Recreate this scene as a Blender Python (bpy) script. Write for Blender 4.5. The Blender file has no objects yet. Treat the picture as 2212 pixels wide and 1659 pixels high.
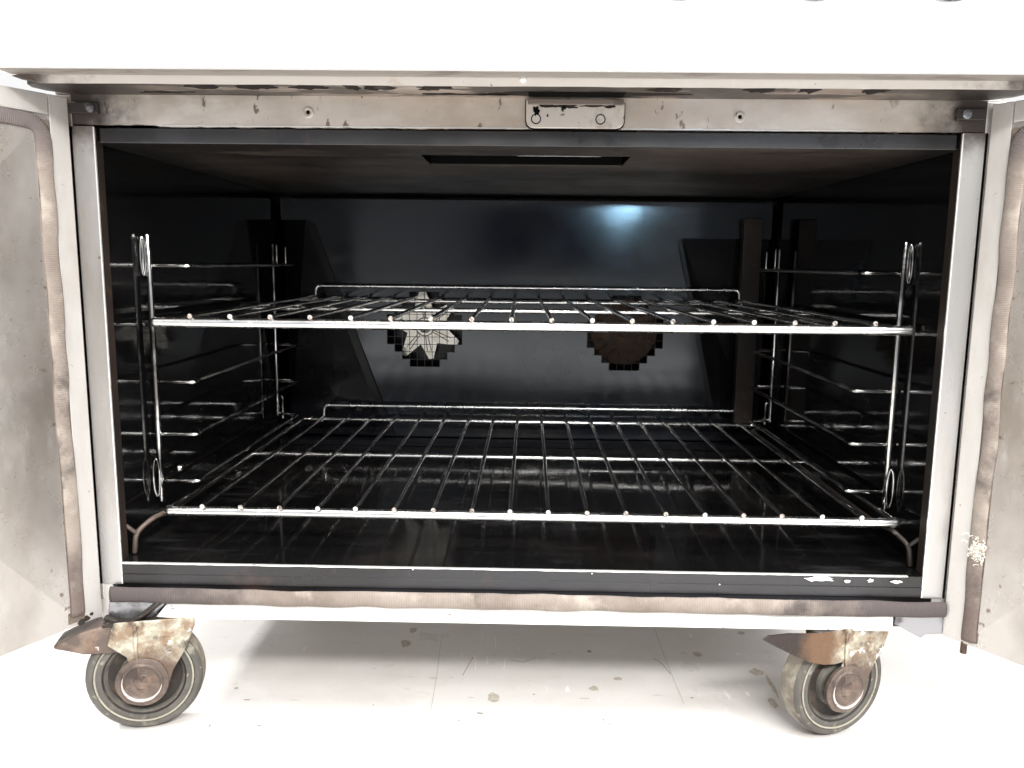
import bpy, bmesh, math, random
from mathutils import Vector, Matrix, noise
random.seed(7)
R_ = math.radians
# ------------------------------------------------------------------ camera
scene = bpy.context.scene
col = scene.collection
cam_d = bpy.data.cameras.new('camera'); cam = bpy.data.objects.new('camera', cam_d); col.objects.link(cam)
cam_d.sensor_fit = 'HORIZONTAL'; cam_d.sensor_width = 36.0; cam_d.lens = 1739.13 / 2212 * 36
cam_d.clip_start = 0.01; cam_d.clip_end = 100
Rv = Vector((0.99976108, 0.0190728, 0.01067722)); Uv = Vector((-0.01338762, 0.1481702, 0.98887126)); Fv = Vector((-0.0172785, 0.98877794, -0.14839014))
cam.matrix_world = Matrix(((Rv.x, Uv.x, -Fv.x, 0.00391492), (Rv.y, Uv.y, -Fv.y, -0.65296287), (Rv.z, Uv.z, -Fv.z, 0.47695645), (0, 0, 0, 1)))
scene.camera = cam
# ------------------------------------------------------------------ world: a bright pale workshop seen only in reflections
w = bpy.data.worlds.new("World"); scene.world = w; w.use_nodes = True
nt = w.node_tree; nt.nodes.clear()
def N(t, typ, **kw):
    n = t.nodes.new(typ)
    for k, v in kw.items(): setattr(n, k, v)
    return n
wo = N(nt, 'ShaderNodeOutputWorld'); bg = N(nt, 'ShaderNodeBackground'); tc = N(nt, 'ShaderNodeTexCoord')
sep = N(nt, 'ShaderNodeSeparateXYZ'); nt.links.new(tc.outputs['Generated'], sep.inputs[0])
rp = N(nt, 'ShaderNodeValToRGB'); mr = N(nt, 'ShaderNodeMapRange'); mr.inputs[1].default_value = -1; mr.inputs[2].default_value = 1
nt.links.new(sep.outputs['Z'], mr.inputs[0]); nt.links.new(mr.outputs[0], rp.inputs[0])
e = rp.color_ramp.elements
e[0].position = 0.0; e[0].color = (.62, .60, .58, 1); e[1].position = 1.0; e[1].color = (1, 1, 1, 1)
for p, c in ((.47, (.60, .58, .56, 1)), (.53, (.50, .51, .53, 1)), (.66, (.78, .80, .84, 1))):
    q = e.new(p); q.color = c
bg.inputs[1].default_value = .72
# the darker figure of whoever stands before the oven, and a brighter side behind it
my = N(nt, 'ShaderNodeMath', operation='MULTIPLY'); my.inputs[1].default_value = -1; nt.links.new(sep.outputs['Y'], my.inputs[0])
ab = N(nt, 'ShaderNodeMath', operation='ABSOLUTE'); ao = N(nt, 'ShaderNodeMath', operation='ADD'); ao.inputs[1].default_value = -.03; nt.links.new(sep.outputs['X'], ao.inputs[0]); nt.links.new(ao.outputs[0], ab.inputs[0])
dv = N(nt, 'ShaderNodeMapRange'); dv.inputs[1].default_value = .07; dv.inputs[2].default_value = .13; dv.inputs[3].default_value = 1; dv.inputs[4].default_value = 0; nt.links.new(ab.outputs[0], dv.inputs[0])
fy_ = N(nt, 'ShaderNodeMapRange'); fy_.inputs[1].default_value = .80; fy_.inputs[2].default_value = .9; nt.links.new(my.outputs[0], fy_.inputs[0])
mm = N(nt, 'ShaderNodeMath', operation='MULTIPLY'); nt.links.new(dv.outputs[0], mm.inputs[0]); nt.links.new(fy_.outputs[0], mm.inputs[1])
mxw = N(nt, 'ShaderNodeMix', data_type='RGBA'); nt.links.new(mm.outputs[0], mxw.inputs[0]); nt.links.new(rp.outputs[0], mxw.inputs[6]); mxw.inputs[7].default_value = (.05, .05, .08, 1)
bk = N(nt, 'ShaderNodeMapRange'); bk.inputs[1].default_value = .3; bk.inputs[2].default_value = .7; bk.inputs[3].default_value = 0; bk.inputs[4].default_value = 1; nt.links.new(sep.outputs['Y'], bk.inputs[0])
mxb = N(nt, 'ShaderNodeMix', data_type='RGBA'); nt.links.new(bk.outputs[0], mxb.inputs[0]); nt.links.new(mxw.outputs[2], mxb.inputs[6]); mxb.inputs[7].default_value = (1.15, 1.15, 1.15, 1)
nt.links.new(mxb.outputs[2], bg.inputs[0]); nt.links.new(bg.outputs[0], wo.inputs[0])
# ------------------------------------------------------------------ lamps
def area(name, loc, target, size, sizey, energy, color=(1, 1, 1)):
    l = bpy.data.lights.new(name, 'AREA'); l.shape = 'RECTANGLE'; l.size = size; l.size_y = sizey; l.energy = energy; l.color = color
    o = bpy.data.objects.new(name, l); col.objects.link(o); o.location = loc
    o.rotation_euler = (Vector(target) - Vector(loc)).to_track_quat('-Z', 'Y').to_euler(); return o
area('front_lamp', (0.35, -1.9, 1.75), (0, 0, .3), 1.3, .25, 62, (1, .98, .95))
area('ceiling_lamp', (-.2, -0.7, 2.5), (0, -.2, 0), 1.6, .9, 48, (1, 1, 1))
area('side_lamp', (-1.55, .15, 1.75), (-.1, .1, .07), .22, .22, 40, (1, .98, .96))
area('floor_fill_front', (1.25, -1.3, 1.7), (.45, -.05, .07), .4, .4, 24, (1, .98, .96))  # added fill with no known source, brightens floor and doors at right
area('floor_fill_rear', (1.25, .95, 1.5), (.45, .05, .07), .4, .4, 20, (1, .98, .96))  # extra lamp added to whiten the floor beside the right castor
area('baffle_glint_lamp', (.515, -2.5, .64), (.14, .48, .55), (.075), .04, .008, (.50, .80, 1)).data.spread = R_(9)  # small added lamp, narrow beam makes the bluish glint on the baffle
scene.view_settings.view_transform = 'Standard'; scene.view_settings.look = 'None'
scene.view_settings.exposure = 0.22; scene.view_settings.gamma = 1.0; scene.view_settings.use_curve_mapping = False
scene.render.engine = 'CYCLES'
scene.cycles.max_bounces = 10; scene.cycles.glossy_bounces = 8; scene.cycles.diffuse_bounces = 4

# ------------------------------------------------------------------ materials
def mat(name, base, rough=.5, metal=0., layers=(), bump=0., bscale=60., rvar=0., rscale=30., stretch=(1, 1, 1), spec=.5, fine=0., coat=0., soot=()):
    """layers: (colour, noise scale, lo, hi, strength, stretch) - stains with shapes of their own"""
    m = bpy.data.materials.new(name); m.use_nodes = True; t = m.node_tree; b = t.nodes['Principled BSDF']
    b.inputs['Roughness'].default_value = rough; b.inputs['Metallic'].default_value = metal
    b.inputs['Specular IOR Level'].default_value = spec; b.inputs['Coat Weight'].default_value = coat
    tc = N(t, 'ShaderNodeTexCoord')
    def noi(scale, st=(1, 1, 1), det=6., rg=.6, off=0.):
        mp = N(t, 'ShaderNodeMapping'); mp.inputs['Scale'].default_value = st; mp.inputs['Location'].default_value = (off, off * .7, off * .3)
        t.links.new(tc.outputs['Object'], mp.inputs[0])
        n = N(t, 'ShaderNodeTexNoise'); n.inputs['Scale'].default_value = scale; n.inputs['Detail'].default_value = det; n.inputs['Roughness'].default_value = rg
        t.links.new(mp.outputs[0], n.inputs['Vector']); return n
    cur = None
    rgb = N(t, 'ShaderNodeRGB'); rgb.outputs[0].default_value = (*base, 1); cur = rgb.outputs[0]
    if fine:
        n = noi(900, stretch, 3); mr = N(t, 'ShaderNodeMapRange'); mr.inputs[3].default_value = 1 - fine; mr.inputs[4].default_value = 1 + fine
        t.links.new(n.outputs[0], mr.inputs[0]); mx = N(t, 'ShaderNodeMix', data_type='RGBA', blend_type='MULTIPLY'); mx.inputs[0].default_value = 1
        t.links.new(cur, mx.inputs[6]); t.links.new(mr.outputs[0], mx.inputs[7]); cur = mx.outputs[2]
    for i, (c, sc, lo, hi, s, st) in enumerate(layers):
        n = noi(sc, st, 8., .62, 3.1 * (i + 1)); mr = N(t, 'ShaderNodeMapRange'); mr.inputs[1].default_value = lo; mr.inputs[2].default_value = hi; mr.inputs[4].default_value = s
        t.links.new(n.outputs[0], mr.inputs[0]); mx = N(t, 'ShaderNodeMix', data_type='RGBA')
        t.links.new(mr.outputs[0], mx.inputs[0]); t.links.new(cur, mx.inputs[6]); mx.inputs[7].default_value = (*c, 1); cur = mx.outputs[2]
    for ax, lo, hi, c, ab in soot:      # stains that sit at one end of the piece, with a ragged border
        sp = N(t, 'ShaderNodeSeparateXYZ'); t.links.new(tc.outputs['Object'], sp.inputs[0]); sk = sp.outputs[ax]
        if ab: a_ = N(t, 'ShaderNodeMath', operation='ABSOLUTE'); t.links.new(sk, a_.inputs[0]); sk = a_.outputs[0]
        n = noi(45, (1, 1, 1), 7, .65, 4.); ad = N(t, 'ShaderNodeMath', operation='MULTIPLY_ADD'); ad.inputs[1].default_value = (hi - lo) * 1.6
        t.links.new(n.outputs[0], ad.inputs[0]); t.links.new(sk, ad.inputs[2])
        mr = N(t, 'ShaderNodeMapRange', interpolation_type='SMOOTHSTEP'); mr.inputs[1].default_value = lo + (hi - lo) * .8; mr.inputs[2].default_value = hi + (hi - lo) * .8
        t.links.new(ad.outputs[0], mr.inputs[0]); mx = N(t, 'ShaderNodeMix', data_type='RGBA')
        t.links.new(mr.outputs[0], mx.inputs[0]); t.links.new(cur, mx.inputs[6]); mx.inputs[7].default_value = (*c, 1); cur = mx.outputs[2]
    t.links.new(cur, b.inputs['Base Color'])
    if rvar:
        n = noi(rscale, stretch, 6, .6, 9.); mr = N(t, 'ShaderNodeMapRange'); mr.inputs[1].default_value = .3; mr.inputs[2].default_value = .7
        mr.inputs[3].default_value = max(.02, rough - rvar); mr.inputs[4].default_value = rough + rvar
        t.links.new(n.outputs[0], mr.inputs[0]); t.links.new(mr.outputs[0], b.inputs['Roughness'])
    if bump:
        n = noi(bscale, stretch, 5, .6, 5.); bp = N(t, 'ShaderNodeBump'); bp.inputs['Strength'].default_value = bump; bp.inputs['Distance'].default_value = .002
        t.links.new(n.outputs[0], bp.inputs['Height']); t.links.new(bp.outputs[0], b.inputs['Normal'])
    m['bsdf'] = 1
    return m
U1 = (1, 1, 1)
BROWN = (.16, .10, .07); DARK = (.035, .028, .025)
M = {}
M['fascia'] = mat('fascia_steel', (.93, .93, .93), .38, .15, fine=.02, stretch=(.05, 1, 1))
M['steel'] = mat('worn_steel', (.54, .515, .49), .30, .65, [((.30, .26, .225), 4.2, .44, .58, .85, (1, 1, .5)), ((.84, .82, .79), 6, .51, .60, .85, (1, 1, .35)), ((.38, .31, .25), 24, .57, .68, .6, (1, 1, .6)), ((.20, .13, .09), 130, .66, .69, .85, U1)], .12, 25, .12, 16, fine=.06)
M['rim'] = mat('door_rim_steel', (.62, .60, .575), .38, .45, [((.46, .42, .38), 14, .50, .66, .6, (1, 1, .3)), ((.25, .17, .12), 160, .68, .72, .8, U1)], .08, 60, .08, 18, fine=.04)
M['jamb'] = mat('jamb_steel', (.47, .46, .45), .28, .75, [((.30, .265, .23), 16, .5, .66, .6, (1, 1, .25)), ((.2, .13, .09), 170, .68, .71, .8, U1)], .05, 60, .1, 12, (1, 1, .1), soot=((2, .555, .585, (.16, .13, .11), False),))
M['edge'] = mat('bright_edge', (.9, .9, .88), .25, .6, [((.5, .42, .33), 90, .62, .7, .8, U1)])
M['rail'] = mat('stained_rail', (.70, .655, .61), .38, .45, [((.42, .34, .27), 9, .42, .62, .85, (.5, 1, 1)), ((.85, .82, .78), 14, .56, .66, .6, (.5, 1, 1)), ((.15, .095, .065), 140, .625, .655, .85, (1, 1, .4)), ((.30, .20, .13), 45, .64, .70, .6, (1, 1, .8))], .1, 60, .1, 20, soot=((0, .295, .345, (.06, .048, .042), True),))
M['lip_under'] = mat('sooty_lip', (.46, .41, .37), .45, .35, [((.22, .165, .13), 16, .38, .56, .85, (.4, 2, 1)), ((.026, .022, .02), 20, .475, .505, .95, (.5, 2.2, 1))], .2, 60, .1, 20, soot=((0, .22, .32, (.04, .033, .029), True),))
M['under_shade'] = mat('shaded_fascia_steel', (.34, .31, .28), .45, .3, [((.14, .10, .08), 30, .52, .64, .8, (.4, 1, 1))])  # steel darkened for the shaded underside of the fascia
M['gap_shade'] = mat('painted_gap_shade', (.42, .42, .44), .5, .0, [((.8, .8, .8), 40, .45, .6, .9, U1)])  # grey for the painted shade along the panel gap
M['lip'] = mat('lip_hem', (.78, .735, .69), .42, .25, [((.40, .27, .18), 26, .57, .66, .75, (.5, 1, 1)), ((.09, .06, .05), 150, .68, .71, .9, U1)], .1, 80, soot=((0, .315, .372, (.10, .08, .07), True),))
M['dark_steel'] = mat('dark_enamel_strip', (.026, .026, .030), .33, .0, [((.010, .009, .009), 9, .47, .62, .85, (.4, 1, 1)), ((.07, .042, .035), 14, .60, .70, .6, U1), ((.2, .2, .2), 200, .72, .75, .8, U1)], .05, 50, .1, 20, spec=.6, soot=((0, .28, .33, (.006, .005, .005), True),))
M['enamel'] = mat('black_enamel', (.0035, .0033, .0036), .075, .0, [((.011, .009, .008), 14, .56, .75, .6, U1), ((.10, .10, .11), 240, .73, .76, .6, U1)], .04, 20, .05, 12, spec=.42)
M['enamel_floor'] = mat('black_enamel_floor', (.0050, .0048, .0050), .075, .0, [((.018, .015, .013), 10, .5, .72, .7, (1, 1.6, 1)), ((.14, .14, .14), 240, .715, .75, .7, U1), ((.05, .05, .052), 7, .56, .70, .55, (.7, 4, 1))], .05, 16, .06, 9, spec=.75)
M['ceiling'] = mat('baked_ceiling', (.050, .038, .031), .42, .0, [((.010, .008, .007), 5, .42, .58, .92, (.6, 1.5, 1)), ((.10, .08, .065), 12, .56, .70, .7, (.4, 1.8, 1)), ((.16, .10, .08), 60, .64, .70, .5, (.5, 1.2, 1))], .15, 60, .1, 12, soot=((0, .27, .36, (.006, .005, .005), True), (1, .36, .52, (.010, .008, .007), False)))
M['baffle'] = mat('baffle_enamel', (.008, .0088, .0115), .13, .0, [((.026, .025, .022), 5, .46, .64, .8, U1), ((.004, .006, .014), 4, .50, .64, .8, (1.4, 1, .6)), ((.10, .10, .105), 150, .71, .75, .6, U1)], .06, 8, .05, 7, spec=.72)
M['baffle'].node_tree.nodes['Principled BSDF'].inputs['Specular Tint'].default_value = (.86, .93, 1, 1)
M['wing'] = mat('baffle_edge_enamel', (.0055, .006, .008), .25, .0, [((.012, .012, .015), 8, .5, .7, .7, U1)], spec=.35)
M['brown'] = mat('baked_brown_steel', (.034, .023, .017), .5, .2, [((.012, .009, .008), 14, .45, .62, .8, (1, 1, .4)), ((.09, .05, .032), 30, .60, .70, .6, U1)], .15, 80)
M['chrome'] = mat('chrome_wire', (.93, .93, .92), .24, 1., [((.45, .38, .33), 110, .66, .74, .6, U1)], .025, 120, .1, 60)
M['chrome_dull'] = mat('sooted_wire', (.72, .70, .68), .16, 1., [((.16, .125, .10), 38, .50, .62, .8, U1)], .06, 150, .07, 60)
M['support'] = mat('support_wire', (.62, .62, .61), .15, 1., [((.05, .042, .038), 30, .50, .60, .85, U1)], .05, 150)
M['cut'] = mat('wire_end', (.88, .87, .85), .35, .7, [((.35, .28, .23), 420, .52, .62, .8, U1)])
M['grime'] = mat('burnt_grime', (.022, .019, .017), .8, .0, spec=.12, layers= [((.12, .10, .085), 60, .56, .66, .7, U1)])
M['guard'] = mat('dark_rust', (.075, .05, .04), .5, .3, [((.26, .165, .10), 50, .50, .62, .85, U1), ((.03, .024, .022), 40, .52, .62, .8, U1)], .7, 110, soot=((2, .098, .103, (.03, .024, .022), False),))
M['grime_shade'] = mat('grime_shade_brown', (.17, .135, .11), .6, .2, [((.06, .048, .04), 40, .45, .6, .85, U1), ((.40, .36, .32), 60, .6, .7, .6, U1)])  # grime brown, darkened as well for the shade beside the seal
M['cut_dull'] = mat('wire_end_dull', (.62, .59, .55), .4, .7, [((.12, .09, .07), 520, .48, .56, .9, U1)])
M['cut_rust'] = mat('wire_end_rust', (.78, .74, .70), .4, .6, [((.28, .17, .11), 480, .46, .56, .9, U1)])
M['slot'] = mat('slot_dark', (.003, .003, .003), .8, spec=.05)
M['scrape'] = mat('bare_metal', (.8, .76, .72), .35, .6, [((.08, .06, .05), 240, .5, .56, 1, U1)])
M['white'] = mat('white_paint', (.88, .87, .85), .4, .0, [((.70, .67, .60), 30, .58, .68, .5, U1), ((.20, .17, .13), 120, .655, .68, .9, (.6, 1, 1))], .1, 90)
M['chip'] = mat('chipped_white', (.9, .9, .9), .5)
M['rubber'] = mat('grey_rubber', (.100, .094, .083), .6, .0, [((.055, .048, .040), 22, .46, .60, .7, U1), ((.21, .195, .165), 30, .5, .66, .7, U1), ((.38, .35, .29), 90, .60, .68, .6, U1)], .3, 160)
M['rubber_dark'] = mat('dark_rubber', (.022, .017, .014), .7, .0, [((.12, .08, .055), 40, .5, .65, .6, U1)], .3, 120)
M['rubber_pale'] = mat('pale_bead', (.34, .32, .26), .6, .0, [((.15, .14, .12), 60, .5, .65, .8, U1)])
M['zinc'] = mat('corroded_zinc', (.40, .375, .30), .45, .4, [((.62, .59, .48), 150, .46, .58, .8, U1), ((.26, .18, .12), 75, .42, .60, .9, U1), ((.07, .05, .04), 60, .54, .64, .85, U1), ((.30, .17, .09), 45, .56, .68, .7, U1), ((.95, .95, .93), 190, .64, .66, .95, U1)], .8, 130, soot=((2, .084, .056, (.14, .095, .072), False),))
M['zinc_dark'] = mat('rusting_zinc', (.36, .33, .26), .4, .4, [((.58, .54, .44), 150, .46, .58, .8, U1), ((.24, .16, .10), 75, .42, .60, .9, U1), ((.06, .045, .035), 60, .54, .64, .85, U1), ((.97, .97, .95), 110, .61, .635, .95, U1)], .8, 130, soot=((2, .084, .056, (.13, .09, .07), False), (0, -.006, -.022, (.16, .09, .05), False), (0, -.036, -.058, (.035, .026, .023), False)))
M['tread'] = mat('worn_tread', (.20, .175, .14), .6, .0, [((.36, .33, .27), 60, .5, .62, .8, U1), ((.10, .08, .065), 40, .5, .62, .7, U1), ((.7, .68, .62), 120, .68, .71, .9, U1)], .4, 140)
M['rust'] = mat('rusted_steel', (.125, .095, .08), .5, .35, [((.25, .185, .145), 55, .48, .62, .8, U1), ((.27, .15, .09), 38, .57, .66, .7, U1), ((.05, .036, .032), 44, .52, .64, .85, U1), ((.66, .62, .58), 100, .67, .70, .8, U1)], .7, 110)
M['wornrim'] = mat('worn_cap_rim', (.62, .58, .55), .35, .6, [((.25, .17, .13), 120, .56, .62, .8, U1)])
M['hinge'] = mat('hinge_steel', (.32, .32, .34), .25, .8, [((.05, .04, .04), 35, .5, .62, .85, U1)], .2, 60)
M['soot'] = mat('sooty_steel', (.04, .033, .029), .45, .4, [((.40, .36, .33), 60, .62, .70, .6, U1)], .2, 90)
M['bracket'] = mat('catch_steel', (.62, .565, .51), .40, .5, [((.30, .21, .16), 38, .5, .62, .7, U1), ((.06, .045, .04), 75, .63, .68, .9, U1)], .12, 90)
M['bracket_top'] = mat('sooted_catch_edge', (.20, .165, .14), .45, .4, [((.05, .04, .035), 60, .5, .62, .8, (.5, 1, 1))], .15, 90)
M['fan_bright'] = mat('fan_steel', (.95, .92, .84), .33, .85, [((.66, .58, .44), 60, .54, .68, .6, U1)])
M['fan_line'] = mat('fan_groove', (.05, .045, .04), .5)
M['fan_rust'] = mat('fan_rust', (.075, .044, .028), .7, .1, [((.16, .09, .05), 60, .5, .64, .7, U1), ((.03, .02, .016), 50, .54, .66, .8, U1)], .5, 150)
M['knob'] = mat('knob_black', (.03, .03, .032), .35)
M['fibre'] = mat('frayed_fibre', (.75, .71, .64), .9)
M['fluff'] = M['fibre']

def rope_mat(soot):
    m = mat('woven_seal', (.31, .265, .23), .85, .0, [((.17, .135, .115), 13, .42, .62, .75, U1), ((.46, .41, .35), 30, .54, .70, .7, U1), ((.05, .04, .038), 17, .59, .67, .85, (.7, 1, .7))], soot=soot)
    t = m.node_tree; b = t.nodes['Principled BSDF']
    uv = N(t, 'ShaderNodeUVMap'); sp = N(t, 'ShaderNodeSeparateXYZ'); t.links.new(uv.outputs[0], sp.inputs[0])
    def sine(sock, k):
        a = N(t, 'ShaderNodeMath', operation='MULTIPLY'); a.inputs[1].default_value = k; t.links.new(sock, a.inputs[0])
        s = N(t, 'ShaderNodeMath', operation='SINE'); t.links.new(a.outputs[0], s.inputs[0]); return s.outputs[0]
    s1 = sine(sp.outputs['Y'], 2 * math.pi * 700); s2 = sine(sp.outputs['X'], 2 * math.pi * 26)
    mx = N(t, 'ShaderNodeMath', operation='MULTIPLY_ADD'); mx.inputs[1].default_value = .10; t.links.new(s2, mx.inputs[0]); t.links.new(s1, mx.inputs[2])
    bp = N(t, 'ShaderNodeBump'); bp.inputs['Strength'].default_value = .35; bp.inputs['Distance'].default_value = .0006
    t.links.new(mx.outputs[0], bp.inputs['Height']); t.links.new(bp.outputs[0], b.inputs['Normal'])
    return m
M['rope'] = rope_mat(((0, .20, .30, (.085, .07, .068), True),))
M['door_rope'] = rope_mat(((2, .54, .585, (.13, .11, .105), False), (2, .26, .19, (.15, .115, .10), False)))

def floor_mat():
    m = mat('pale_vinyl_floor', (.70, .685, .665), .33, .0,
            [((.60, .57, .54), 5, .45, .7, .6, U1), ((.80, .79, .78), 16, .55, .75, .5, U1), ((.42, .38, .34), 210, .71, .74, .8, (1, .5, 1)),
             ((.50, .46, .42), 38, .70, .745, .7, (1, 1.4, 1)), ((.86, .85, .84), 120, .66, .69, .85, (1, .2, 1)), ((.45, .42, .39), 150, .665, .69, .7, (.22, 1, 1)), ((.56, .53, .49), 11, .56, .72, .45, U1)], .06, 130, .08, 14, spec=.4, fine=.05)
    return m
M['floor'] = floor_mat()
M['scuff'] = mat('scuff', (.30, .27, .24), .6)
M['scratch'] = mat('pale_scratch', (.86, .85, .83), .5)
M['spot'] = mat('stuck_spot', (.42, .38, .32), .6, .0, [((.56, .52, .46), 200, .45, .6, .8, U1)])

# ------------------------------------------------------------------ mesh helpers
def link(name, bm, m, parent=None, smooth=None, bevel=0.):
    me = bpy.data.meshes.new(name); bmesh.ops.remove_doubles(bm, verts=bm.verts, dist=1e-7)
    bmesh.ops.recalc_face_normals(bm, faces=bm.faces)
    bm.to_mesh(me); bm.free()
    ms = m if isinstance(m, (list, tuple)) else [m]
    for q in ms: me.materials.append(M[q])
    o = bpy.data.objects.new(name, me); col.objects.link(o)
    if parent: o.parent = parent
    if smooth:
        me.polygons.foreach_set('use_smooth', [True] * len(me.polygons))
        if smooth is not True: me.set_sharp_from_angle(angle=R_(smooth))
    if bevel:
        md = o.modifiers.new('bevel', 'BEVEL'); md.width = bevel; md.segments = 2; md.limit_method = 'ANGLE'; md.angle_limit = R_(40)
    return o
def empty(name, loc=(0, 0, 0), parent=None):
    o = bpy.data.objects.new(name, None); col.objects.link(o); o.location = loc; o.empty_display_size = .05
    if parent: o.parent = parent
    return o
def box(bm, a, b, mi=0, mtx=None):
    x0, y0, z0 = a; x1, y1, z1 = b
    v = [bm.verts.new(p) for p in ((x0, y0, z0), (x1, y0, z0), (x1, y1, z0), (x0, y1, z0), (x0, y0, z1), (x1, y0, z1), (x1, y1, z1), (x0, y1, z1))]
    for f in ((0, 3, 2, 1), (4, 5, 6, 7), (0, 1, 5, 4), (1, 2, 6, 5), (2, 3, 7, 6), (3, 0, 4, 7)):
        bm.faces.new([v[i] for i in f]).material_index = mi
    if mtx:
        for q in v: q.co = mtx @ q.co
def quad(bm, pts, mi=0):
    f = bm.faces.new([bm.verts.new(p) for p in pts]); f.material_index = mi; return f
def prism(bm, pts, d, mi=0):
    """pts: closed loop of 3D points, extruded along vector d"""
    d = Vector(d); a = [bm.verts.new(Vector(p)) for p in pts]; b = [bm.verts.new(Vector(p) + d) for p in pts]; n = len(pts)
    bm.faces.new(a).material_index = mi; bm.faces.new(b[::-1]).material_index = mi
    for i in range(n): bm.faces.new((a[i], a[(i + 1) % n], b[(i + 1) % n], b[i])).material_index = mi
def grid_box(bm, x0, x1, z0, z1, y, nx, nz, fn):
    vs = [[bm.verts.new(fn(x0 + (x1 - x0) * i / nx, z0 + (z1 - z0) * j / nz)) for i in range(nx + 1)] for j in range(nz + 1)]
    for j in range(nz):
        for i in range(nx): bm.faces.new((vs[j][i], vs[j][i + 1], vs[j + 1][i + 1], vs[j + 1][i]))
def fillet(pts, r, n=5):
    out = [Vector(pts[0])]
    for i in range(1, len(pts) - 1):
        p, a, b = Vector(pts[i]), Vector(pts[i - 1]), Vector(pts[i + 1])
        u = (a - p); v = (b - p); rr = min(r, u.length * .49, v.length * .49); u.normalize(); v.normalize()
        s, e_ = p + u * rr, p + v * rr
        for k in range(n + 1):
            t = k / n; out.append((1 - t) ** 2 * s + 2 * t * (1 - t) * p + t * t * e_)
    out.append(Vector(pts[-1])); return out
def tube(bm, pts, r, seg=12, cap=True, closed=False, flat=1., mi=0, dome=False, uvl=None, up=None, capmi=None):
    pts = [Vector(p) for p in pts]; n = len(pts); rings = []; prev = None; L = 0; Ls = [0]
    for i in range(1, n): L += (pts[i] - pts[i - 1]).length; Ls.append(L)
    for i in range(n):
        if closed: t = pts[(i + 1) % n] - pts[i - 1]
        else: t = pts[min(i + 1, n - 1)] - pts[max(i - 1, 0)]
        t.normalize()
        if up is not None: a = Vector(up); a = (a - t * a.dot(t)).normalized()
        elif prev is None:
            a = Vector((0, 0, 1)) if abs(t.z) < .9 else Vector((1, 0, 0)); a = (a - t * a.dot(t)).normalized()
        else: a = (prev - t * prev.dot(t)).normalized()
        prev = a; b = t.cross(a)
        rr = r(i, Ls[i]) if callable(r) else r
        rings.append([bm.verts.new(pts[i] + (a * math.cos(2 * math.pi * k / seg) * flat + b * math.sin(2 * math.pi * k / seg)) * rr) for k in range(seg)])
    m_ = n if closed else n - 1
    for i in range(m_):
        A, B = rings[i], rings[(i + 1) % n]
        for k in range(seg):
            f = bm.faces.new((A[k], A[(k + 1) % seg], B[(k + 1) % seg], B[k])); f.material_index = mi
            if uvl:
                for lp, (u_, v_) in zip(f.loops, ((k / seg, Ls[i]), ((k + 1) / seg, Ls[i]), ((k + 1) / seg, Ls[(i + 1) % n]), (k / seg, Ls[(i + 1) % n]))): lp[uvl].uv = (u_, v_)
    if cap and not closed:
        cm = mi if capmi is None else capmi
        if dome:
            for ring, s, pt, j in ((rings[0], 1, pts[0], 1), (rings[-1], -1, pts[-1], -2)):
                d = (pt - pts[j]).normalized(); rr = (ring[0].co - pt).length; c = bm.verts.new(pt + d * rr * .8)
                mid = [bm.verts.new(pt + (v.co - pt) * .75 + d * rr * .5) for v in ring]
                for k in range(seg):
                    bm.faces.new((ring[k], mid[k], mid[(k + 1) % seg], ring[(k + 1) % seg])).material_index = cm
                    bm.faces.new((mid[k], c, mid[(k + 1) % seg])).material_index = cm
        else:
            bm.faces.new(rings[0]).material_index = cm; bm.faces.new(rings[-1][::-1]).material_index = cm
def disc_lathe(bm, prof, seg=48, mtx=None, mi=0):
    """prof: (radius, axial) pairs, axis = local -Y pointing to viewer (axial positive toward viewer)"""
    rings = []
    for r, h in prof:
        if r < 1e-6: rings.append([bm.verts.new((0, -h, 0))])
        else: rings.append([bm.verts.new((r * math.cos(2 * math.pi * k / seg), -h, r * math.sin(2 * math.pi * k / seg))) for k in range(seg)])
    for A, B in zip(rings, rings[1:]):
        for k in range(seg):
            k2 = (k + 1) % seg
            if len(A) == 1 and len(B) == 1: continue
            if len(A) == 1: f = bm.faces.new((A[0], B[k], B[k2]))
            elif len(B) == 1: f = bm.faces.new((A[k], B[0], A[k2]))
            else: f = bm.faces.new((A[k], B[k], B[k2], A[k2]))
            f.material_index = mi
    if mtx:
        for rr in rings:
            for v in rr: v.co = mtx @ v.co
NB = bmesh.new
def blob(cx, cz, rx, rz, seed, y=-.0013):
    return [(cx + rx * math.cos(a) * (1 + .7 * noise.noise(Vector((math.cos(a) * 1.7, math.sin(a) * 1.7, seed)))), y, cz + rz * math.sin(a) * (1 + .9 * noise.noise(Vector((math.cos(a) * 2.4, math.sin(a) * 1.9, seed + 5))))) for a in [2 * math.pi * k / 30 for k in range(30)]]
def wob(x, s, a): return noise.noise(Vector((x * s, 3.3, 7.7))) * a

# ------------------------------------------------------------------ floor
FZ = .0705
b = NB(); quad(b, [(-8, -8, FZ), (8, -8, FZ), (8, 8, FZ), (-8, 8, FZ)])
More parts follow.
